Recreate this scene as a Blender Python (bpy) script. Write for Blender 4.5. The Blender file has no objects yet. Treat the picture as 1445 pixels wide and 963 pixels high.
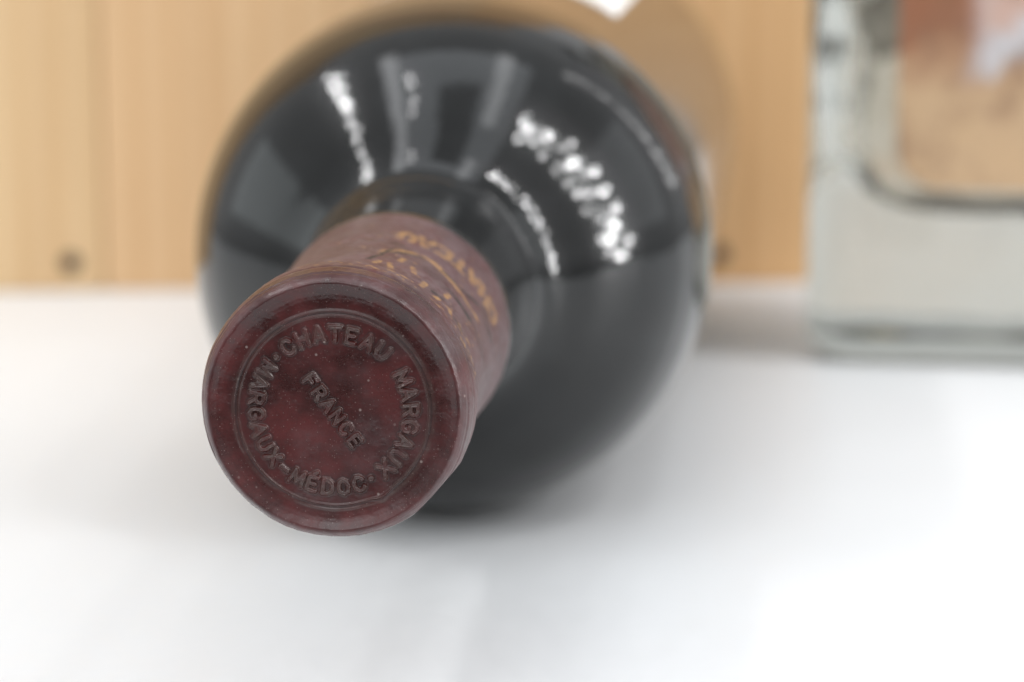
import bpy, math, random
import numpy as np
from mathutils import Matrix, Vector, noise as mnoise

sc = bpy.context.scene
C = sc.collection
R = math.radians
MM = 0.001
rng = random.Random(7)

# ------------------------------------------------------------------ camera
PITCH, YAW = R(10.17), R(5.32)
cd = bpy.data.cameras.new('camera')
cam = bpy.data.objects.new('camera', cd)
C.objects.link(cam)
cd.sensor_width = 36.0
cd.lens = 103.5
cd.clip_start, cd.clip_end = 0.01, 60.0
cam.location = (0, 0, 0.1015)
cam.rotation_euler = (R(90) - PITCH, 0, 0)
cd.dof.use_dof = True
cd.dof.focus_distance = 0.3195
cd.dof.aperture_fstop = 17.0
cd.dof.aperture_blades = 0
sc.camera = cam

# ------------------------------------------------------------------ world
w = bpy.data.worlds.new('World')
sc.world = w
w.use_nodes = True
bg = w.node_tree.nodes['Background']
bg.inputs['Color'].default_value = (0.97, 0.985, 1.0, 1)
bg.inputs['Strength'].default_value = 1.0
# an even pale room above, its darker floor below the table
nt = w.node_tree
tc = nt.nodes.new('ShaderNodeTexCoord'); sx = nt.nodes.new('ShaderNodeSeparateXYZ'); mr = nt.nodes.new('ShaderNodeMapRange'); mx = nt.nodes.new('ShaderNodeMix')
mx.data_type = 'RGBA'
nt.links.new(tc.outputs['Generated'], sx.inputs[0]); nt.links.new(sx.outputs[2], mr.inputs[0])
mr.inputs[1].default_value, mr.inputs[2].default_value = -0.12, 0.06
nt.links.new(mr.outputs[0], mx.inputs[0])
mx.inputs[6].default_value = (0.10, 0.10, 0.10, 1)
mx.inputs[7].default_value = (0.70, 0.715, 0.73, 1)
nt.links.new(mx.outputs[2], bg.inputs['Color'])

# ------------------------------------------------------------------ lamps
AIM = Vector((0.0, 0.42, 0.05))
def area(name, loc, sx, sy, radiance, col=(1, 1, 1), aim=AIM, along=None):
    l = bpy.data.lights.new(name, 'AREA')
    l.shape = 'RECTANGLE'
    l.size, l.size_y = sx, sy
    l.energy = radiance * math.pi * sx * sy
    l.color = col
    o = bpy.data.objects.new(name, l)
    C.objects.link(o)
    z = (Vector(loc) - aim).normalized()          # lamp shines along -Z
    y = Vector(along) if along else Vector((0, 0, 1))
    y = (y - z * y.dot(z))
    y = Vector((0, 1, 0)) if y.length < 1e-4 else y.normalized()
    x = y.cross(z)
    M = Matrix((x, y, z)).transposed().to_4x4()
    M.translation = loc
    o.matrix_world = M
    return o
def tube(name, p0, p1, width, radiance, col=(1, 1, 1)):
    p0, p1 = Vector(p0), Vector(p1)
    return area(name, (p0 + p1) / 2, width, (p1 - p0).length, radiance, col, along=(p1 - p0))

for (x0, x1, y0, y1) in ((-.50, -.10, -.20, .70), (.20, .52, -.20, .70), (-.10, .20, .30, .70)):
    l_ = area('overhead_panel', ((x0 + x1) / 2, (y0 + y1) / 2, 1.25), x1 - x0, y1 - y0, 1.5, (0.90, 0.95, 1.0), along=(0, 1, 0))
    l_.rotation_euler = (0, 0, 0)
area('window_light', (-1.2, 0.62, 0.40), 0.60, 0.46, 1.05, (0.90, 0.985, 1.0))
area('side_panel', (1.25, 0.45, 0.55), 0.9, 0.75, 0.75, (0.93, 0.965, 1.0))
area('front_fill', (-1.0, -1.35, 1.75), 1.9, 1.5, 2.1, (0.94, 0.975, 1.0))  # added unseen fill from the camera side, brightens the crate boards
area('overhead_panel', (-0.1, -0.95, 1.55), 1.4, 0.9, 1.2, (0.95, 0.98, 1.0), along=(0, 1, 0))  # extra unseen panel, added to brighten the table foreground
tube('ceiling_tube', (-0.40, 0.05, 1.15), (-0.40, 0.75, 1.15), 0.10, 3.2, (0.97, 0.985, 1.0))
tube('ceiling_tube', (0.30, 0.05, 1.15), (0.30, 0.75, 1.15), 0.10, 3.0, (0.97, 0.985, 1.0))
def led_bar(name, p0, p1, n, jit, r, radiance, seed):
    """a lamp bar of single round LEDs, loosely staggered"""
    q = random.Random(seed)
    p0, p1 = AIM + (Vector(p0) - AIM) * 1.7, AIM + (Vector(p1) - AIM) * 1.7
    jit, r = jit * 1.7, r * 1.7
    side = (p1 - p0).cross((p0 + p1) / 2 - AIM).normalized()
    for k in range(n):
        f = (k + q.uniform(-.3, .3)) / (n - 1)
        o = area(name, p0.lerp(p1, f) + side * jit * ((-.62, .62, 0.0)[k % 3] + q.uniform(-.38, .38)), 2 * r, 2 * r, radiance * q.uniform(.35, 1.6))
        o.data.shape = 'DISK'
led_bar('led', (-0.72, 0.20, 1.02), (-0.72, 0.85, 1.02), 13, .036, .0190, 52.0, 3)
led_bar('led', (-0.26, 0.22, 1.10), (-0.26, 0.42, 1.10), 4, .018, .0150, 34.0, 4)
led_bar('led', (0.50, 0.14, 1.02), (1.12, 0.20, 0.06), 30, .076, .0190, 58.0, 5)
led_bar('led', (0.65, 0.83, 1.02), (0.95, 1.10, 0.25), 34, .03, .017, 4.5, 6)

sc.view_settings.view_transform = 'Standard'
sc.view_settings.look = 'None'
sc.view_settings.exposure = -0.13
sc.view_settings.gamma = 1.0
sc.view_settings.use_curve_mapping = False
sc.cycles.use_denoising = True
sc.cycles.use_adaptive_sampling = False
sc.cycles.denoising_prefilter = 'ACCURATE'
sc.cycles.max_bounces = 14
sc.cycles.transmission_bounces = 12
sc.cycles.sample_clamp_indirect = 6.0

# ------------------------------------------------------------------ helpers
def tag(o, label=None, cat=None, group=None, kind=None):
    if label: o['label'] = label
    if cat: o['category'] = cat
    if group: o['group'] = group
    if kind: o['kind'] = kind
    return o

def link(name, me, mat=None, parent=None):
    o = bpy.data.objects.new(name, me)
    C.objects.link(o)
    if mat: me.materials.append(mat)
    if parent: o.parent = parent
    return o

def empty(name, M):
    o = bpy.data.objects.new(name, None)
    o.empty_display_size = 0.02
    C.objects.link(o)
    o.matrix_world = M
    return o

def mesh_np(name, V, F, smooth=True, normals=None, attrs=None):
    """V (n,3), F (m,k) int array, all faces of the same size"""
    me = bpy.data.meshes.new(name)
    V = np.asarray(V, np.float32); F = np.asarray(F, np.int32)
    k = F.shape[1]
    me.vertices.add(len(V)); me.vertices.foreach_set('co', V.ravel())
    me.loops.add(F.size); me.loops.foreach_set('vertex_index', F.ravel())
    me.polygons.add(len(F))
    me.polygons.foreach_set('loop_start', np.arange(len(F), dtype=np.int32) * k)
    me.polygons.foreach_set('use_smooth', np.full(len(F), smooth))
    me.update(calc_edges=True)
    for an, av in (attrs or {}).items():
        a = me.attributes.new(an, 'FLOAT', 'POINT')
        a.data.foreach_set('value', np.asarray(av, np.float32).ravel())
    if normals is not None:
        me.normals_split_custom_set_from_vertices([tuple(x) for x in np.asarray(normals, float)])
    return me

def grid_faces(n, m, closed=True):
    """rings n, points per ring m"""
    i, j = np.meshgrid(np.arange(n - 1), np.arange(m if closed else m - 1), indexing='ij')
    j2 = (j + 1) % m
    return np.stack([i * m + j, (i + 1) * m + j, (i + 1) * m + j2, i * m + j2], -1).reshape(-1, 4)

def revolve(name, prof, m=192, flip=False, cap0=False, cap1=False):
    """prof list of (r,z) in mm"""
    prof = np.array(prof, float)
    t = np.arange(m) * 2 * np.pi / m
    V = np.stack([prof[:, :1] * np.cos(t), prof[:, :1] * np.sin(t), np.repeat(prof[:, 1:], m, 1)], -1) * MM
    F = grid_faces(len(prof), m)
    if flip: F = F[:, ::-1]
    return mesh_np(name, V.reshape(-1, 3), F)

def smooth_profile(pts, n=240, passes=2, win=7):
    p = np.array(pts, float)
    s = np.r_[0, np.cumsum(np.hypot(*np.diff(p, axis=0).T))]
    q = np.linspace(0, s[-1], n)
    o = np.stack([np.interp(q, s, p[:, 0]), np.interp(q, s, p[:, 1])], 1)
    for _ in range(passes):
        a = np.pad(o, ((win // 2, win // 2), (0, 0)), mode='edge')
        b = np.stack([np.convolve(a[:, k], np.ones(win) / win, 'valid') for k in (0, 1)], 1)
        b[0], b[-1] = o[0], o[-1]
        o = b
    return o

def ss(a, b, x):
    t = np.clip((x - a) / (b - a), 0, 1)
    return t * t * (3 - 2 * t)

def vnoise2(x, y, seed):
    """cheap value noise on numpy arrays"""
    g = np.random.RandomState(seed).rand(64, 64)
    xi, yi = np.floor(x).astype(int), np.floor(y).astype(int)
    fx, fy = x - xi, y - yi
    fx, fy = fx * fx * (3 - 2 * fx), fy * fy * (3 - 2 * fy)
    a = g[xi % 64, yi % 64]; b = g[(xi + 1) % 64, yi % 64]
    c = g[xi % 64, (yi + 1) % 64]; d = g[(xi + 1) % 64, (yi + 1) % 64]
    return (a * (1 - fx) + b * fx) * (1 - fy) + (c * (1 - fx) + d * fx) * fy - 0.5

# node sugar
class NT:
    def __init__(s, name):
        s.m = bpy.data.materials.new(name); s.m.use_nodes = True
        s.t = s.m.node_tree; s.t.nodes.clear()
        s.out = s.t.nodes.new('ShaderNodeOutputMaterial')
        s.b = s.t.nodes.new('ShaderNodeBsdfPrincipled')
        s.t.links.new(s.b.outputs[0], s.out.inputs[0])
    def n(s, typ, **kw):
        nd = s.t.nodes.new('ShaderNode' + typ)
        for k, v in kw.items():
            if k.startswith('_'): setattr(nd, k[1:], v)
        return nd
    def set(s, nd, i, v):
        if isinstance(v, bpy.types.NodeSocket): s.t.links.new(v, nd.inputs[i])
        else: nd.inputs[i].default_value = v
    def p(s, **kw):
        for k, v in kw.items(): s.set(s.b, k.replace('_', ' '), v)
    def coord(s, sx=1, sy=1, sz=1, which='Object'):
        c = s.n('TexCoord'); mp = s.n('Mapping'); mp.inputs['Scale'].default_value = (sx, sy, sz)
        s.t.links.new(c.outputs[which], mp.inputs[0]); return mp.outputs[0]
    def noise(s, vec, scale, detail=3, rough=0.55, dist=0.0):
        nd = s.n('TexNoise'); s.set(nd, 'Vector', vec); s.set(nd, 'Scale', scale); s.set(nd, 'Detail', detail)
        s.set(nd, 'Roughness', rough); s.set(nd, 'Distortion', dist); return nd.outputs[0]
    def vor(s, vec, scale, out='Distance', rand=1.0):
        nd = s.n('TexVoronoi'); s.set(nd, 'Vector', vec); s.set(nd, 'Scale', scale); s.set(nd, 'Randomness', rand)
        return nd.outputs[out]
    def ramp(s, f, a, b, va=0.0, vb=1.0):
        nd = s.n('MapRange'); nd.interpolation_type = 'SMOOTHSTEP'
        s.set(nd, 0, f); s.set(nd, 1, a); s.set(nd, 2, b); s.set(nd, 3, va); s.set(nd, 4, vb); return nd.outputs[0]
    def mix(s, f, a, b):
        nd = s.n('Mix'); nd.data_type = 'RGBA'
        for i, v in ((0, f), (6, a), (7, b)):
            if not isinstance(v, bpy.types.NodeSocket) and i and len(v) == 3: v = (*v, 1)
            s.set(nd, i, v)
        return nd.outputs[2]
    def math(s, op, a, b=0.0, clamp=False):
        nd = s.n('Math'); nd.operation = op; nd.use_clamp = clamp
        s.set(nd, 0, a); s.set(nd, 1, b); return nd.outputs[0]
    def vmath(s, op, a, b=None, scale=None):
        nd = s.n('VectorMath'); nd.operation = op
        s.set(nd, 0, a)
        if b is not None: s.set(nd, 1, b)
        if scale is not None: s.set(nd, 3, scale)
        return nd.outputs[0]
    def bump(s, h, strength, dist, normal=None):
        nd = s.n('Bump'); s.set(nd, 'Height', h); s.set(nd, 'Strength', strength); s.set(nd, 'Distance', dist)
        if normal is not None: s.set(nd, 'Normal', normal)
        return nd.outputs[0]
    def attr(s, name):
        nd = s.n('Attribute'); nd.attribute_name = name; return nd.outputs['Fac']

# ------------------------------------------------------------------ materials
def m_table():
    t = NT('white_tabletop'); v = t.coord()
    n1 = t.noise(v, 4.0, 4, 0.6); n2 = t.noise(v, 420.0, 3)
    t.p(Base_Color=t.mix(t.ramp(n1, .35, .7), (0.745, 0.755, 0.765), (0.785, 0.795, 0.805)),
        Roughness=t.ramp(n2, .3, .7, .42, .55), Normal=t.bump(n2, .15, .0002))
    t.b.inputs['Specular IOR Level'].default_value = 0.35
    return t.m

def m_wood():
    t = NT('pine_wood')
    oi = t.n('ObjectInfo')
    off = t.n('CombineXYZ'); t.set(off, 0, t.math('MULTIPLY', oi.outputs['Random'], 7.0)); t.set(off, 2, t.math('MULTIPLY', oi.outputs['Random'], 3.0))
    base = t.vmath('ADD', t.coord(1, 1, 1), off.outputs[0])
    def sc_(x, y, z): return t.vmath('MULTIPLY', base, (x, y, z))
    warp = t.noise(sc_(9, 9, 2.2), 1.0, 2)
    g = t.n('TexWave'); g.wave_type = 'BANDS'; g.bands_direction = 'X'
    t.set(g, 'Vector', t.vmath('ADD', sc_(1, 1, .04), t.vmath('SCALE', t.n('CombineXYZ').outputs[0], scale=1.0)))
    t.set(g, 'Scale', 38.0); t.set(g, 'Distortion', 5.0); t.set(g, 'Detail', 2.0); t.set(g, 'Detail Scale', .8)
    fine = t.noise(sc_(420, 420, 9), 1.0, 4, .6)
    broad = t.noise(sc_(22, 22, 1.3), 1.0, 3)
    c = t.mix(t.ramp(broad, .3, .72), (0.79, 0.565, 0.345), (0.71, 0.475, 0.275))
    c = t.mix(t.math('MULTIPLY', t.ramp(g.outputs['Fac'], .5, 1.0), .22), c, (0.56, 0.30, 0.12))
    c = t.mix(t.math('MULTIPLY', t.ramp(fine, .45, .8), .35), c, (0.50, 0.28, 0.13))
    c = t.mix(t.math('MULTIPLY', oi.outputs['Random'], .30), c, (0.66, 0.37, 0.17))
    tint = t.n('Mix'); tint.data_type = 'RGBA'; tint.blend_type = 'MULTIPLY'; tint.inputs[0].default_value = 1.0
    t.set(tint, 6, c); t.set(tint, 7, oi.outputs['Color'])
    t.p(Base_Color=tint.outputs[2], Roughness=.55, Normal=t.bump(fine, .25, .0006))
    t.b.inputs['Specular IOR Level'].default_value = 0.3
    return t.m

def m_simple(name, col, rough=.5, metal=0.0, spec=.5):
    t = NT(name); v = t.coord()
    n = t.noise(v, 260.0, 3)
    t.p(Base_Color=t.mix(n, tuple(c * .86 for c in col), tuple(min(1, c * 1.1) for c in col)), Roughness=rough, Metallic=metal)
    t.b.inputs['Specular IOR Level'].default_value = spec
    return t.m

def m_black_glass():
    t = NT('dark_bottle_glass')
    v = t.coord()
    nrm = t.bump(t.noise(v, 1400.0, 2), .06, .0002)
    dust = t.noise(v, 130.0, 5, .65)
    t.p(Base_Color=t.mix(t.ramp(dust, .35, .75), (0.002, 0.0024, 0.0025), (0.006, 0.0068, 0.0072)),
        Roughness=.26, IOR=1.5, Normal=nrm)
    # dusty film: a hazy lobe under the clean gloss of the glass
    for k_, v_ in (('Specular IOR Level', .09), ('Coat Weight', .80), ('Coat Roughness', .05), ('Coat IOR', 1.5)): t.b.inputs[k_].default_value = v_
    t.set(t.b, 'Coat Normal', nrm)
    return t.m

def m_capsule():
    t = NT('maroon_foil')
    v = t.coord()
    n1 = t.noise(v, 210.0, 5, .62); n2 = t.noise(v, 900.0, 4, .6); n3 = t.noise(v, 3200.0, 3, .6)
    red = t.mix(t.ramp(n1, .30, .75), (0.030, 0.0048, 0.0044), (0.078, 0.0062, 0.0062))
    red = t.mix(t.math('MULTIPLY', t.ramp(n2, .5, .75), .35), red, (0.030, 0.010, 0.010))
    # dusty film on the skirt, highlight painted on the rim, grime round the embossing
    dust_highlight = t.math('MULTIPLY', t.attr('dust_highlight'), t.ramp(n2, .3, .65, .35, 1.0))
    c = t.mix(dust_highlight, red, (0.128, 0.080, 0.084))
    grime = t.math('MULTIPLY', t.attr('grime'), t.ramp(n2, .3, .62, .2, .85))
    c = t.mix(grime, c, (0.066, 0.040, 0.034))
    c = t.mix(t.attr('gold'), c, (0.34, 0.185, 0.075))
    c = t.mix(t.attr('ink_shade'), c, (0.012, 0.010, 0.010))  # black print lines, plus shade painted into the embossing creases
    # settled dust specks
    sp = t.n('TexVoronoi'); t.set(sp, 'Vector', v); t.set(sp, 'Scale', 1050.0)
    rnd = t.n('SeparateColor'); t.t.links.new(sp.outputs['Color'], rnd.inputs[0])
    speck = t.math('MULTIPLY', t.ramp(sp.outputs['Distance'], .10, .20, 1, 0), t.ramp(rnd.outputs[0], .90, 1.0))
    sp2 = t.n('TexVoronoi'); t.set(sp2, 'Vector', v); t.set(sp2, 'Scale', 4300.0)
    rnd2 = t.n('SeparateColor'); t.t.links.new(sp2.outputs['Color'], rnd2.inputs[0])
    speck2 = t.math('MULTIPLY', t.ramp(sp2.outputs['Distance'], .15, .28, 1, 0), t.ramp(rnd2.outputs[0], .70, .98))
    speck = t.math('MAXIMUM', speck, t.math('MULTIPLY', speck2, .75))
    c = t.mix(t.math('MULTIPLY', speck, .6), c, (0.30, 0.24, 0.22))
    rough = t.math('ADD', t.ramp(n1, .3, .7, .25, .38), t.math('MULTIPLY', t.attr('dust_highlight'), .16))
    t.p(Base_Color=c, Roughness=rough, Metallic=t.math('MULTIPLY', t.attr('gold'), .15),
        Normal=t.bump(t.math('ADD', t.math('MULTIPLY', n2, .6), t.math('MULTIPLY', n3, .25)), .35, .00022))
    t.b.inputs['Sheen Weight'].default_value = 0.0
    t.b.inputs['Sheen Roughness'].default_value = .45
    t.b.inputs['Sheen Tint'].default_value = (1.0, 0.78, 0.84, 1)
    t.b.inputs['Specular IOR Level'].default_value = .55
    return t.m

def m_paper(name, a, b):
    t = NT(name); v = t.coord(); n = t.noise(v, 700.0, 4)
    t.p(Base_Color=t.mix(n, a, b), Roughness=.7, Normal=t.bump(n, .1, .0002))
    return t.m

def m_clear_glass():
    t = NT('clear_glass')
    t.p(Base_Color=(.97, .975, .965, 1), Roughness=.0, IOR=1.5)
    t.b.inputs['Transmission Weight'].default_value = 1.0
    v = t.coord(); n = t.noise(v, 38.0, 1)
    t.p(Normal=t.bump(n, .6, .003))
    # faint green body tint of thick glass
    ab = t.n('VolumeAbsorption'); ab.inputs['Color'].default_value = (.62, .63, .57, 1); ab.inputs['Density'].default_value = 19.0
    t.t.links.new(ab.outputs[0], t.out.inputs['Volume'])
    return t.m

def m_spirit():
    t = NT('amber_spirit')
    t.p(Base_Color=(1, 1, 1, 1), Roughness=.0, IOR=1.36 / 1.5)      # seen from inside the glass
    t.b.inputs['Transmission Weight'].default_value = 1.0
    n = t.noise(t.coord(), 70.0, 1); t.p(Normal=t.bump(n, .5, .004))
    ab = t.n('VolumeAbsorption'); ab.inputs['Color'].default_value = (.80, .66, .46, 1); ab.inputs['Density'].default_value = 22.0
    t.t.links.new(ab.outputs[0], t.out.inputs['Volume'])
    return t.m

def m_print():
    """tan printed back label with a red-brown scene, a pale patch and faint lines"""
    t = NT('printed_tan_label'); v = t.coord()          # label local: x across, z up (m)
    sx = t.n('SeparateXYZ'); t.t.links.new(v, sx.inputs[0])
    x, z = sx.outputs[0], sx.outputs[2]
    n = t.noise(v, 60.0, 4, .6); fine = t.noise(t.coord(900, 900, 260), 1.0, 3)
    zz = t.math('ADD', z, t.math('MULTIPLY', t.math('SUBTRACT', n, .5), .034))
    xx = t.math('ADD', x, t.math('MULTIPLY', t.math('SUBTRACT', n, .5), .03))
    c = t.mix(n, (0.60, 0.40, 0.22), (0.50, 0.34, 0.21))
    c = t.mix(t.ramp(zz, .016, .031), c, (0.29, 0.115, 0.055))
    c = t.mix(t.math('MULTIPLY', t.ramp(zz, .020, .026), t.ramp(xx, -.020, -.008)), c, (0.60, 0.60, 0.62))
    c = t.mix(t.math('MULTIPLY', t.ramp(zz, .028, .035), t.ramp(xx, -.022, -.008)), c, (0.56, 0.37, 0.30))
    bl = t.noise(v, 85.0, 3, .6)
    c = t.mix(t.math('MULTIPLY', t.ramp(bl, .46, .66), .62), c, (0.22, 0.115, 0.065))
    c = t.mix(t.math('MULTIPLY', t.ramp(fine, .5, .7), .18), c, (0.30, 0.20, 0.15))
    t.p(Base_Color=c, Roughness=.6)
    return t.m

M = dict(table=m_table(), wood=m_wood(), nail=m_simple('dark_nail_steel', (.035, .022, .016), .8, .0),
         glass=m_black_glass(), foil=m_capsule(), paper=m_paper('white_label_paper', (.80, .79, .77), (.86, .855, .84)),
         clear=m_clear_glass(), spirit=m_spirit(), tan=m_print(), gold=m_simple('gold_ink', (.45, .30, .10), .4, .5),
         stopper=m_simple('black_stopper', (.02, .02, .02), .35))

# ------------------------------------------------------------------ box helper (bevelled)
import bmesh
def box(name, size, mat, parent=None, loc=(0, 0, 0), bev=.0006, seg=2):
    bm = bmesh.new()
    bmesh.ops.create_cube(bm, size=1.0)
    bmesh.ops.scale(bm, vec=size, verts=bm.verts)
    if bev: bmesh.ops.bevel(bm, geom=bm.edges[:], offset=bev, segments=seg, affect='EDGES', profile=.5)
    me = bpy.data.meshes.new(name); bm.to_mesh(me); bm.free()
    for p in me.polygons: p.use_smooth = False
    o = link(name, me, mat, parent); o.location = loc
    return o

# ------------------------------------------------------------------ tabletop
tt = box('tabletop', (2.0, 1.0, .03), M['table'], None, (0, .72, -.015), .004, 3)
tag(tt, 'smooth matt white tabletop under the bottles and crate', 'tabletop', kind='structure')

# ------------------------------------------------------------------ wooden crate
CR = empty('wooden_crate', Matrix.Translation((0, .6335, 0)) @ Matrix.Rotation(R(4.3), 4, 'Z'))
tag(CR, 'pale pine wooden crate standing upright behind the bottles', 'crate')
H, TH, DEP = .33, .012, .17
edges = [-.278, -.183, -.088, .007, .066]
for i in range(4):
    a, b = edges[i], edges[i + 1]
    bo = box('board', (b - a - .00025, TH, H), M['wood'], CR, ((a + b) / 2, TH / 2 + (.0002 if i % 2 else 0), H / 2), .0007)
for bo, tc in zip([o for o in CR.children if o.name.startswith('board')], ((.90, .91, .88), (.95, .99, .97), (.94, .92, .88), (.98, .90, .78))):
    bo.color = (*tc, 1)
for x in (edges[0] + TH / 2, edges[-1] - TH / 2):
    box('side_board', (TH, DEP, H), M['wood'], CR, (x, TH + .0003 + DEP / 2, H / 2), .0007)
for z in (TH / 2, H - TH / 2):
    box('end_board', (edges[-1] - edges[0] - 2 * TH - .0006, DEP - .002, TH), M['wood'], CR, ((edges[0] + edges[-1]) / 2, TH + .0006 + DEP / 2, z), .0007)
box('back_board', (edges[-1] - edges[0], TH, H), M['wood'], CR, ((edges[0] + edges[-1]) / 2, TH * 1.5 + DEP + .0008, H / 2), .0007)
def nail_mesh():
    pr = [(0.01, .25), (1.5, .22), (2.1, .1), (2.3, -.4)]
    return revolve('nail', pr, 20)
nm = nail_mesh(); nm.materials.append(M['nail'])
for (x, z) in ((-.0952, .0062), (.0455, .0065), (-.172, .0062), (-.24, .0063), (-.03, .0062)):
    o = bpy.data.objects.new('nail', nm); C.objects.link(o); o.parent = CR
    o.location = (x, 0.0001, z); o.rotation_euler = (R(90), 0, 0)

# ------------------------------------------------------------------ wine bottle
sa, ca = math.sin(YAW), math.cos(YAW)
AX = Vector((sa, ca, 0)); CAP = Vector((-.0194, .3127, .038))
L = 300.0
BM = Matrix(((ca, 0, -sa), (-sa, 0, -ca), (0, 1, 0))).to_4x4()     # columns: local X right, Y up, Z towards the cap
BM.translation = CAP + AX * L * MM
WB = empty('wine_bottle', BM)
tag(WB, 'dark glass wine bottle lying on its side with maroon embossed foil capsule', 'wine bottle')

# glass (depth from the cap, radius)
gp = [(3, 12.6), (6, 13.3), (12, 13.4), (16, 13.4), (46, 14.1), (48.6, 14.12), (49.0, 14.3), (49.7, 14.95), (50.2, 15.1), (50.9, 14.75), (52, 14.35), (60, 14.3), (70, 14.55), (75.5, 14.95), (78, 15.5), (79.9, 16.5), (81.1, 17.6), (82.4, 19.0), (84, 21.0),
      (85.6, 23.0), (87.9, 25.5), (90.4, 28.0), (92.6, 30.0), (95.3, 32.0), (98.7, 34.0), (103.7, 36.0), (109.8, 37.3), (118, 38.0), (290, 38.0)]
sp = smooth_profile([(r, L - z) for z, r in gp], 800, 2, 7)
base = smooth_profile([(38.0, 9.8), (37.8, 5.0), (36.0, 1.2), (32.5, 0.0), (29.0, .8), (25, 5.5), (16, 13), (7, 18.5), (.05, 20.0)], 80, 2, 5)
prof = np.vstack([[(.05, L - 2.9)], sp, base])
body = link('glass_body', revolve('glass_body', prof, 256, flip=False), M['glass'], WB)

# paper label wrapped on the body
def wrap(name, r, z0, z1, t0, t1, mat, parent, nt=80, nz=12, th=.12):
    T, Z = np.meshgrid(np.radians(np.linspace(t0, t1, nt)), np.linspace(z0, z1, nz), indexing='xy')
    def sh(rr): return np.stack([rr * np.cos(T), rr * np.sin(T), Z], -1).reshape(-1, 3) * MM
    A, B = sh(r), sh(r - th)
    F = grid_faces(nz, nt, False)
    n = nz * nt
    rim = list(range(nt)) + [k * nt + nt - 1 for k in range(1, nz)] + [(nz - 1) * nt + k for k in range(nt - 2, -1, -1)] + [k * nt for k in range(nz - 2, 0, -1)]
    S = [[rim[k], rim[(k + 1) % len(rim)], rim[(k + 1) % len(rim)] + n, rim[k] + n] for k in range(len(rim))]
    me = mesh_np(name, np.vstack([A, B]), np.vstack([F[:, ::-1], F + n, S]), smooth=False)
    return link(name, me, mat, parent)
lab = wrap('paper_label', 38.16, L - 276, L - 160, 56, 199, M['paper'], WB)
for z0, z1, a0, a1 in ((L - 163.4, L - 162.8, 59, 196), (L - 273.2, L - 272.6, 59, 196)):
    wrap('gold_border', 38.22, z0, z1, a0, a1, M['gold'], lab, 60, 2, .04)

# ---- capsule: one revolved sheet with a pressed top, split into the letters and the rest
STROKES = {
 'C': [[(.92,.78),(.72,.97),(.38,1),(.1,.8),(.02,.5),(.1,.2),(.38,0),(.72,.03),(.92,.22)]],
 'H': [[(.05,0),(.05,1)],[(.95,0),(.95,1)],[(.05,.5),(.95,.5)]],
 'A': [[(0,0),(.5,1),(1,0)],[(.2,.34),(.8,.34)]],
 'T': [[(.5,0),(.5,1)],[(0,1),(1,1)]],
 'E': [[(.9,0),(.08,0),(.08,1),(.9,1)],[(.08,.52),(.75,.52)]],
 'É': [[(.9,0),(.08,0),(.08,1),(.9,1)],[(.08,.52),(.75,.52)],[(.4,1.2),(.72,1.42)]],
 'U': [[(.05,1),(.05,.35),(.2,.08),(.5,0),(.8,.08),(.95,.35),(.95,1)]],
 'M': [[(0,0),(.08,1),(.5,.2),(.92,1),(1,0)]],
 'R': [[(.06,0),(.06,1),(.6,1),(.9,.88),(.9,.62),(.6,.48),(.06,.48)],[(.5,.48),(.95,0)]],
 'G': [[(.92,.8),(.7,.98),(.38,1),(.1,.8),(.02,.5),(.1,.2),(.38,0),(.75,.05),(.93,.2),(.93,.46),(.58,.46)]],
 'X': [[(0,0),(1,1)],[(0,1),(1,0)]],
 'D': [[(.06,0),(.06,1),(.5,1),(.85,.82),(.96,.5),(.85,.18),(.5,0),(.06,0)]],
 'O': [[(.5,1),(.15,.85),(.02,.5),(.15,.15),(.5,0),(.85,.15),(.98,.5),(.85,.85),(.5,1)]],
 'F': [[(.08,0),(.08,1),(.92,1)],[(.08,.52),(.75,.52)]],
 'N': [[(.05,0),(.05,1),(.95,0),(.95,1)]],
 '-': [[(.1,.5),(.9,.5)]],
 '·': [[(.49,.5),(.51,.5)]],
 'I': [[(.5,0),(.5,1)]],
}
ROT = R(-52)
glyphs = []      # (list of polylines in disc mm, half width)
def arc_text(s, a0, a1, rc, h, wdt, heads_out=True):
    for k, ch in enumerate(s):
        if ch == ' ': continue
        a = R(a0 + (a1 - a0) * k / (len(s) - 1))
        pl = []
        cw = {'M': wdt * 1.15, 'I': .4}.get(ch, wdt)
        for st in STROKES[ch]:
            q = []
            for (x, y) in st:
                lx, ly = (x - .5) * cw, (y - .5) * h
                if heads_out: rad, tn = rc + ly, -lx      # clockwise reading
                else: rad, tn = rc - ly, lx               # counter-clockwise reading
                aa = a + tn / rc
                q.append((rad * math.cos(aa), rad * math.sin(aa)))
            pl.append(q)
        glyphs.append((pl, .25, ch))
arc_text('CHATEAU MARGAUX', 125.5, -48.5, 8.5, 1.55, 1.22, True)
arc_text('MARGAUX-MÉDOC', 148.5, 288.5, 8.55, 1.50, 1.18, False)
for a in (137.0, 298.0):
    glyphs.append(([[(8.5 * math.cos(R(a)), 8.5 * math.sin(R(a))), (8.5 * math.cos(R(a + .3)), 8.5 * math.sin(R(a + .3)))]], .34, '·'))
ang = R(-54)
for k, ch in enumerate('FRANCE'):
    cx = (k - 2.5) * 1.62
    pl = []
    for st in STROKES[ch]:
        q = []
        for (x, y) in st:
            lx, ly = cx + (x - .5) * 1.02, (y - .5) * 1.35
            q.append((lx * math.cos(ang) - ly * math.sin(ang) - .1, lx * math.sin(ang) + ly * math.cos(ang) - .05))
        pl.append(q)
    glyphs.append((pl, .24, ch))

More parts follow.
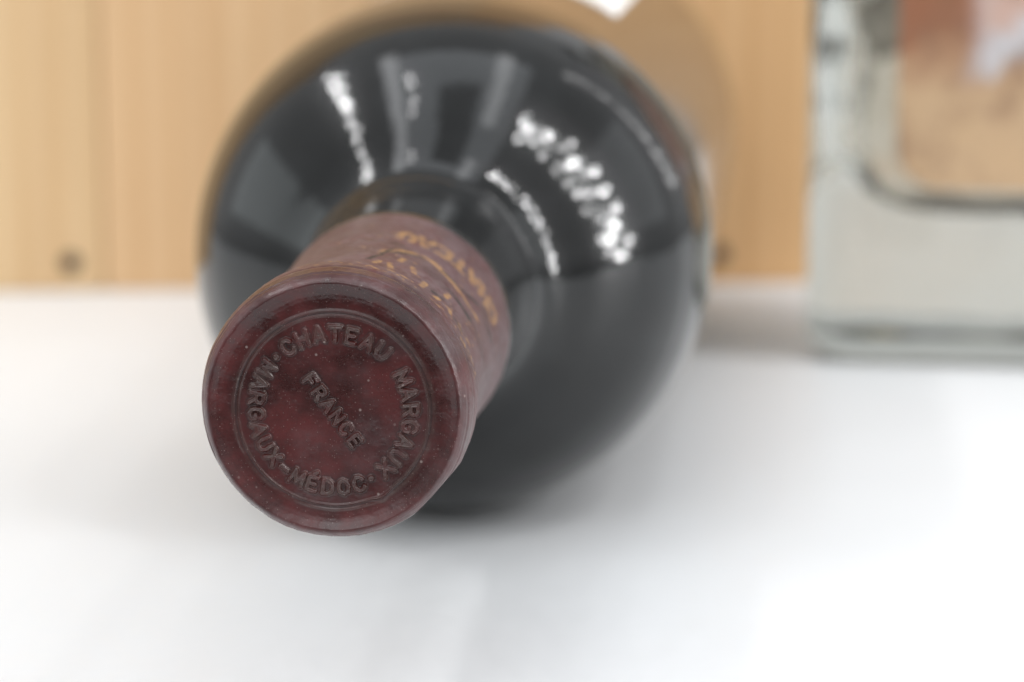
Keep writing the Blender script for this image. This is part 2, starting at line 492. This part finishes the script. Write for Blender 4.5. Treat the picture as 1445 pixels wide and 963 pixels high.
SHX, SHY = -.05, -.40                                                  # the stamp sits a little off centre
glyphs = [([[(x + SHX, y + SHY) for x, y in l] for l in pl], hw, ch) for pl, hw, ch in glyphs]
NT_ = 1120
th = np.arange(NT_) * 2 * np.pi / NT_
# profile (radius, depth)
pp = [(11.9, .80), (12.4, .70), (12.9, .50), (13.3, .24), (13.55, .08), (13.72, .04), (13.9, .14), (14.2, .55), (14.5, 1.15), (14.56, 1.45), (14.74, 1.75), (14.85, 2.3), (15.0, 3.0), (15.02, 3.5), (14.9, 3.95),
      (14.58, 4.3), (14.66, 4.7), (14.9, 5.4), (15.0, 6.6), (14.98, 8.0), (14.75, 9.2), (14.35, 10.2), (14.1, 11.6), (14.02, 14), (14.05, 22), (14.2, 32), (14.5, 42), (14.72, 48.0)]
k_ = [p[1] for p in pp].index(6.6)
outer = np.vstack([smooth_profile(pp[:k_ + 1], 120, 1, 3), smooth_profile(pp[k_:], 230, 1, 3)[1:]])
r_in = np.arange(.02, 11.9, .062)
rings_r = np.r_[r_in, outer[:, 0], [14.6, 14.35]]
rings_d = np.r_[np.interp(r_in, [0, 10.9, 11.5, 11.9], [.85, .85, .84, .80]), outer[:, 1], [48.12, 48.0]]
nI = len(r_in); nR = len(rings_r)
Rr = np.repeat(rings_r[:, None], NT_, 1); Dd = np.repeat(rings_d[:, None], NT_, 1); TT = np.repeat(th[None], nR, 0)
X0, Y0 = Rr * np.cos(TT), Rr * np.sin(TT)
hgt = np.zeros_like(Rr); grime = np.zeros_like(Rr); gid = np.full(Rr.shape, -1, int)
inner = np.zeros(Rr.shape, bool); inner[:nI] = True
def seg_dist(px, py, a, b):
    ax, ay = a; bx, by = b
    dx, dy = bx - ax, by - ay
    t = np.clip(((px - ax) * dx + (py - ay) * dy) / (dx * dx + dy * dy + 1e-12), 0, 1)
    return np.hypot(px - ax - t * dx, py - ay - t * dy)
best = np.full(Rr.shape, 9.0)
wob = vnoise2(X0 * 2.6 + 40, Y0 * 2.6 + 40, 3) * .07
for gi, (pl, hw, ch) in enumerate(glyphs):
    P = np.array([q for l in pl for q in l])
    lo, hi = P.min(0) - 1.0, P.max(0) + 1.0
    m = inner & (X0 > lo[0]) & (X0 < hi[0]) & (Y0 > lo[1]) & (Y0 < hi[1])
    px, py = X0[m], Y0[m]
    d = np.full(px.shape, 9.0)
    for l in pl:
        for a, b in zip(l[:-1], l[1:]): d = np.minimum(d, seg_dist(px, py, a, b))
    d = d - (hw - .25)
    ratio = d + wob[m]
    up = .40 * ss(.36, .13, ratio) - .08 * ss(.16, .0, ratio)
    idx = np.where(m)
    better = d < best[idx]
    k = tuple(i[better] for i in idx)
    hgt[k] = np.maximum(hgt[k], up[better]); best[k] = d[better]
    g = gid[k]; g[d[better] < .40] = gi; gid[k] = g
letter_wear = .55 + 1.1 * vnoise2(X0 * .55 + 9, Y0 * .55 + 4, 12) + .5 * vnoise2(X0 * 2.1, Y0 * 2.1, 5)
letter_wear = np.clip(letter_wear + .2, .5, 1.0)
hgt *= letter_wear
grime = np.maximum(grime, (ss(.50, .22, best) * 1.0) * (.75 + .8 * vnoise2(X0 * 1.4 + 3, Y0 * 1.4, 8)))
RS = np.hypot(X0 - SHX, Y0 - SHY)
# ring ridge, wandering, partly doubled
rw = 10.5 + .10 * vnoise2(np.cos(TT) * 1.8 + 5, np.sin(TT) * 1.8 + 5, 21)
foldb = np.exp(-((np.degrees(TT) - 298) / 5.5) ** 2)                      # the fold at the lower right of the ring
rw = rw + .28 * foldb
ridge = np.exp(-((RS - rw) / .10) ** 2)
dbl = np.exp(-((RS - rw - .52) / .13) ** 2) * ss(-.15, .25, vnoise2(np.cos(TT) * 1.3 + 20, np.sin(TT) * 1.3 + 7, 33) + .3 * np.cos(TT - R(150)))
hgt += np.where(Rr < 13.2, .17 * ridge + .15 * dbl + .22 * foldb * np.exp(-((RS - rw - .1) / .3) ** 2), 0)
grime = np.maximum(grime, .75 * np.exp(-((RS - rw - .02) / .20) ** 2) + .7 * np.exp(-((RS - rw - .55) / .22) ** 2))
grime = np.maximum(grime, .75 * np.exp(-((Dd - 4.2) / .35) ** 2) * (Dd > 3))
# slack, dented foil
hgt += np.where(Dd < 1.2, .20 * vnoise2(X0 * .22 + 3, Y0 * .22 + 8, 4) + .07 * vnoise2(X0 * .75, Y0 * .75 + 30, 6) + .018 * vnoise2(X0 * 3, Y0 * 3 + 11, 9), 0)
uc, us = np.cos(TT) * 15, np.sin(TT) * 15
lip = ss(12.0, 14.2, Rr)
rad_off = lip * (.09 * vnoise2(uc * .16 + 9, us * .16 + Dd * .12 + 3, 41) + .07 * vnoise2(uc * .5 + 60, us * .5 + Dd * .5 + 20, 43) + .05 * vnoise2(uc * 1.6 + 31, us * 1.6 + Dd * 1.4 + 52, 44))
# pleats of the skirt
rad_off += ss(10, 16, Dd) * .10 * (vnoise2(np.degrees(TT) * .16, Dd * .12 + 7, 47) * np.abs(vnoise2(np.degrees(TT) * .05, Dd * .05 + 3, 48)) * 4)
Rn = Rr + rad_off
rad_off += ss(9, 12, Dd) * (.13 * vnoise2(np.degrees(TT) * .045 + 2, Dd * .9 + 7, 57) + .07 * vnoise2(np.degrees(TT) * .09 + 12, Dd * 2.1 + 7, 58))
# flattened knock on the lower right of the lip
mid, hw_ = R(-41), R(17)
dl = (TT - mid + np.pi) % (2 * np.pi) - np.pi
chord = 15.0 * math.cos(hw_) / np.maximum(np.cos(dl), .3)
flat = (np.abs(dl) < hw_ * 1.1) & (Dd > 1.0) & (Dd < 9)
Rn = np.where(flat, np.minimum(Rn, np.minimum(Rr, chord + .12) + rad_off * .4), Rn)
# tiny nick on the ridge at the top
nick = np.exp(-((np.degrees(TT) - 77) / .5) ** 2) * np.exp(-((Rr - 13.7) / .3) ** 2)
hgt += .12 * nick; grime = np.maximum(grime, nick)
Xn, Yn, Zn = Rn * np.cos(TT), Rn * np.sin(TT), L - (Dd - hgt)
V = np.stack([Xn, Yn, Zn], -1)
# dust and print attributes, with rim highlight and crease shade painted in
z_ = Dd
dust_highlight = ss(3.2, 7.5, z_) * (.78 + .5 * vnoise2(uc * .35 + 3, us * .35 + z_ * .3, 51)) + .45 * ss(13.4, 13.9, Rr) * (z_ < 4) * (.5 + vnoise2(uc * .4, us * .4, 52))  # last term paints a highlight into the colour of the rim ridge
dust_highlight +=   .16 * ss(.05, .35, vnoise2(X0 * .3 + 15, Y0 * .3 + 2, 53)) * (z_ < 3)
dust_highlight = np.clip(dust_highlight, 0, 1)
gold = np.zeros_like(Rr)
ink_shade = .55 * np.exp(-((best - .44) / .08) ** 2) * (.7 + .8 * vnoise2(X0 * 1.1 + 8, Y0 * 1.1 + 5, 77))  # crease shade painted round the stamped letters
ink_shade = np.maximum(ink_shade, .5 * np.exp(-((RS - rw - .26) / .09) ** 2) * (Rr < 12.5))  # same painted shade along the outside of the ring ridge
ink_shade = np.clip(ink_shade, 0, 1)
deg = np.degrees(TT)
def on_skirt(u, v, r=14.2):
    """picture point of the photograph -> (angle deg, depth mm) on the skirt, used once to lay out the print"""
    bestq = None
    for z in np.arange(6, 48, .25):
        s = 319 / (319 + z * .979); cx, cy = 1102 - 624 * s, -247 + 812 * s
        e = abs(math.hypot(u - cx, v - cy) - 12.58 * r * s)
        if bestq is None or e < bestq[0]: bestq = (e, math.degrees(math.atan2(cy - v, u - cx)), z)
    return bestq[1:]
def stroke(field, pts, hw, strength=1.0, seed=1):
    q = [(a * 14.2 * math.pi / 180, z) for a, z in pts]
    m = (z_ > 6)
    px, py = deg[m] * 14.2 * math.pi / 180, z_[m]
    d = np.full(px.shape, 9.0)
    for a, b in zip(q[:-1], q[1:]): d = np.minimum(d, seg_dist(px, py, a, b))
    wear = .72 + 1.2 * vnoise2(px * 1.7 + 7, py * 1.7 + 3, seed) + .8 * vnoise2(px * 4.5, py * 4.5, seed + 1)
    field[m] = np.maximum(field[m], strength * ss(hw * 1.5, hw * .6, d) * np.clip(wear, 0, 1))
S = lambda *p: [on_skirt(*q) for q in p]
stroke(gold, S((548, 347), (575, 348), (600, 354), (618, 364), (636, 382), (652, 402), (666, 424), (676, 440)), .5, 1.0, 61)
stroke(gold, S((612, 360), (632, 378), (650, 400)), .6, .9, 63)
for pts in (((558, 363), (559, 372)), ((590, 369), (591, 376)), ((571, 360), (577, 358)), ((600, 394), (607, 390)), ((618, 410), (625, 411)), ((634, 409), (638, 407)),
            ((640, 427), (641, 434)), ((653, 447), (655, 455)), ((665, 468), (667, 474)), ((545, 360), (536, 362)), ((570, 388), (573, 391)), ((553, 381), (558, 384))):
    stroke(gold, S(*pts), .34, 1.0, 65)
# worn row of gilt capitals round the lower skirt
for k, ch in enumerate('CHATEAU'):
    a0 = 14 + k * 9.6
    for st in STROKES[ch]:
        stroke(gold, [(a0 + x * 7.0, 37.6 - y * 4.6 + (k - 6) * -.25) for x, y in st], .42, .95, 70 + k)
for pts, hw in ((((527, 357), (545, 351), (560, 345)), .16), (((560, 349), (585, 352), (603, 357)), .15), (((638, 399), (650, 415), (660, 429), (667, 439)), .30),
                (((630, 375), (650, 395), (664, 409), (677, 421)), .18), (((616, 401), (630, 411)), .16), (((647, 439), (652, 446), (656, 454)), .20), (((560, 336), (577, 341)), .16),
                (((690, 455), (693, 470)), .2), (((696, 505), (697, 520)), .25)):
    stroke(ink_shade, S(*pts), hw * 1.5, 1.6, 90)
for _ in range(150):                                                       # flecks of gilt on the bead
    a, z = rng.uniform(10, 110), rng.choice([rng.uniform(4.8, 8), rng.uniform(12, 44)])
    stroke(gold, [(a, z), (a + rng.uniform(-1.2, 1.2), z + rng.uniform(-.3, .3))], rng.uniform(.08, .20), .8, 99)
# normals of the whole sheet so that the letters join without a seam
dT = np.roll(V, -1, 1) - np.roll(V, 1, 1)
dR = np.gradient(V, axis=0)
NN = np.cross(dR, dT); NN /= np.linalg.norm(NN, axis=-1, keepdims=True) + 1e-12
if NN[20, 0, 2] < 0: NN = -NN
F = grid_faces(nR, NT_)
Vf, Nf = V.reshape(-1, 3) * MM, NN.reshape(-1, 3)
att = dict(dust_highlight=dust_highlight.ravel(), grime=np.clip(grime, 0, 1).ravel(), gold=gold.ravel(), ink_shade=ink_shade.ravel())
fg = gid.reshape(-1)[F]
face_id = np.where((fg >= 0).all(1), fg[:, 0], -1)
def submesh(name, mask):
    f = F[mask]; used = np.unique(f)
    re = np.full(len(Vf), -1, np.int64); re[used] = np.arange(len(used))
    return mesh_np(name, Vf[used], re[f], True, Nf[used], {k: a[used] for k, a in att.items()})
capsule = link('foil_capsule', submesh('foil_capsule', face_id < 0), M['foil'], WB)
for gi, (pl, hw, ch) in enumerate(glyphs):
    if (face_id == gi).any():
        link('embossed_dot' if ch == '·' else 'embossed_dash' if ch == '-' else 'embossed_letter', submesh('embossed_letter', face_id == gi), M['foil'], capsule)

# ------------------------------------------------------------------ square clear bottle
GB = empty('square_glass_bottle', Matrix.Translation((.1010, .561, 0)) @ Matrix.Rotation(R(-9), 4, 'Z'))
tag(GB, 'clear square glass bottle with thick heavy base, standing beside the crate', 'glass bottle')
def rrect(hx, hy, r, n=10):
    pts = []
    for cx, cy, a in ((hx - r, hy - r, 0), (-hx + r, hy - r, 90), (-hx + r, -hy + r, 180), (hx - r, -hy + r, 270)):
        for k in range(n + 1):
            t = R(a + 90 * k / n); pts.append((cx + r * math.cos(t), cy + r * math.sin(t)))
    return pts
def loft(sections, close0=True, close1=True):
    """sections (hx,hy,r,z) mm -> verts, faces (outward normals when z rises)"""
    V, Fc = [], []
    m = 44
    for hx, hy, r, z in sections:
        V += [(x * MM, y * MM, z * MM) for x, y in rrect(hx, hy, r)]
    for i in range(len(sections) - 1):
        for j in range(m):
            j2 = (j + 1) % m
            Fc.append((i * m + j, i * m + j2, (i + 1) * m + j2, (i + 1) * m + j))
    if close0: Fc.append(tuple(range(m - 1, -1, -1)))
    if close1: Fc.append(tuple((len(sections) - 1) * m + j for j in range(m)))
    return V, Fc
HX, HY, RC = 43.0, 27.0, 9.0
sec = [(HX - 8, HY - 8, 4.0, 0)]
for k in range(1, 7):
    a = R(15 * k); sec.append((HX - 8 + 8 * math.sin(a), HY - 8 + 8 * math.sin(a), 4.0 + 5.0 * math.sin(a), 6 - 6 * math.cos(a)))
sec += [(HX, HY, RC, 12), (HX, HY, RC, 60), (HX, HY, RC, 128)]
for k in range(1, 9):
    u = ss(0, 1, k / 8); sec.append((HX + (15 - HX) * u, HY + (15 - HY) * u, RC + (14.9 - RC) * u, 128 + 22 * k / 8))
sec += [(15, 15, 14.9, 160), (15, 15, 14.9, 178), (16.5, 16.5, 16.4, 179), (16.5, 16.5, 16.4, 186)]
CX, CY, CRr = 36.0, 20.0, 14.0
cav = []
for k in range(0, 10):
    a = R(10 * k); q = 13
    cav.append((CX - q + q * math.sin(a), CY - q + q * math.sin(a), max(2.0, CRr - 8 + 8 * math.sin(a)), 27 + q - q * math.cos(a)))
cav += [(CX, CY, CRr, 60), (CX, CY, CRr, 124)]
for k in range(1, 9):
    u = ss(0, 1, k / 8); cav.append((CX + (10 - CX) * u, CY + (10 - CY) * u, CRr + (9.9 - CRr) * u, 124 + 22 * k / 8))
cav += [(10, 10, 9.9, 172)]
V1, F1 = loft(sec)
V2, F2 = loft(cav)
me = bpy.data.meshes.new('glass_shell'); me.from_pydata(V1, [], F1); me.update()
for p in me.polygons: p.use_smooth = len(p.vertices) == 4
link('glass_shell', me, M['clear'], GB)
me = bpy.data.meshes.new('amber_spirit'); me.from_pydata(V2, [], F2); me.update()
for p in me.polygons: p.use_smooth = len(p.vertices) == 4
link('amber_spirit', me, M['spirit'], GB)
ol = rrect(30.5, 40, 8)
me = bpy.data.meshes.new('printed_label')
me.from_pydata([(x * MM, -y_ * MM, (y + 40) * MM) for y_ in (.0, .15) for x, y in ol], [],
               [tuple(range(44)), tuple(range(87, 43, -1))] + [(k, k + 44, (k + 1) % 44 + 44, (k + 1) % 44) for k in range(44)])
me.update()
lb_ = link('printed_label', me, M['tan'], GB); lb_.location = (.004, -HY * MM - .00005, .0335)
st = link('stopper', revolve('stopper', smooth_profile([(.05, 186.05), (17, 186.1), (17.5, 188), (17.5, 204), (16, 207), (.05, 207.5)], 60, 1, 3), 48, flip=True), M['stopper'], GB)
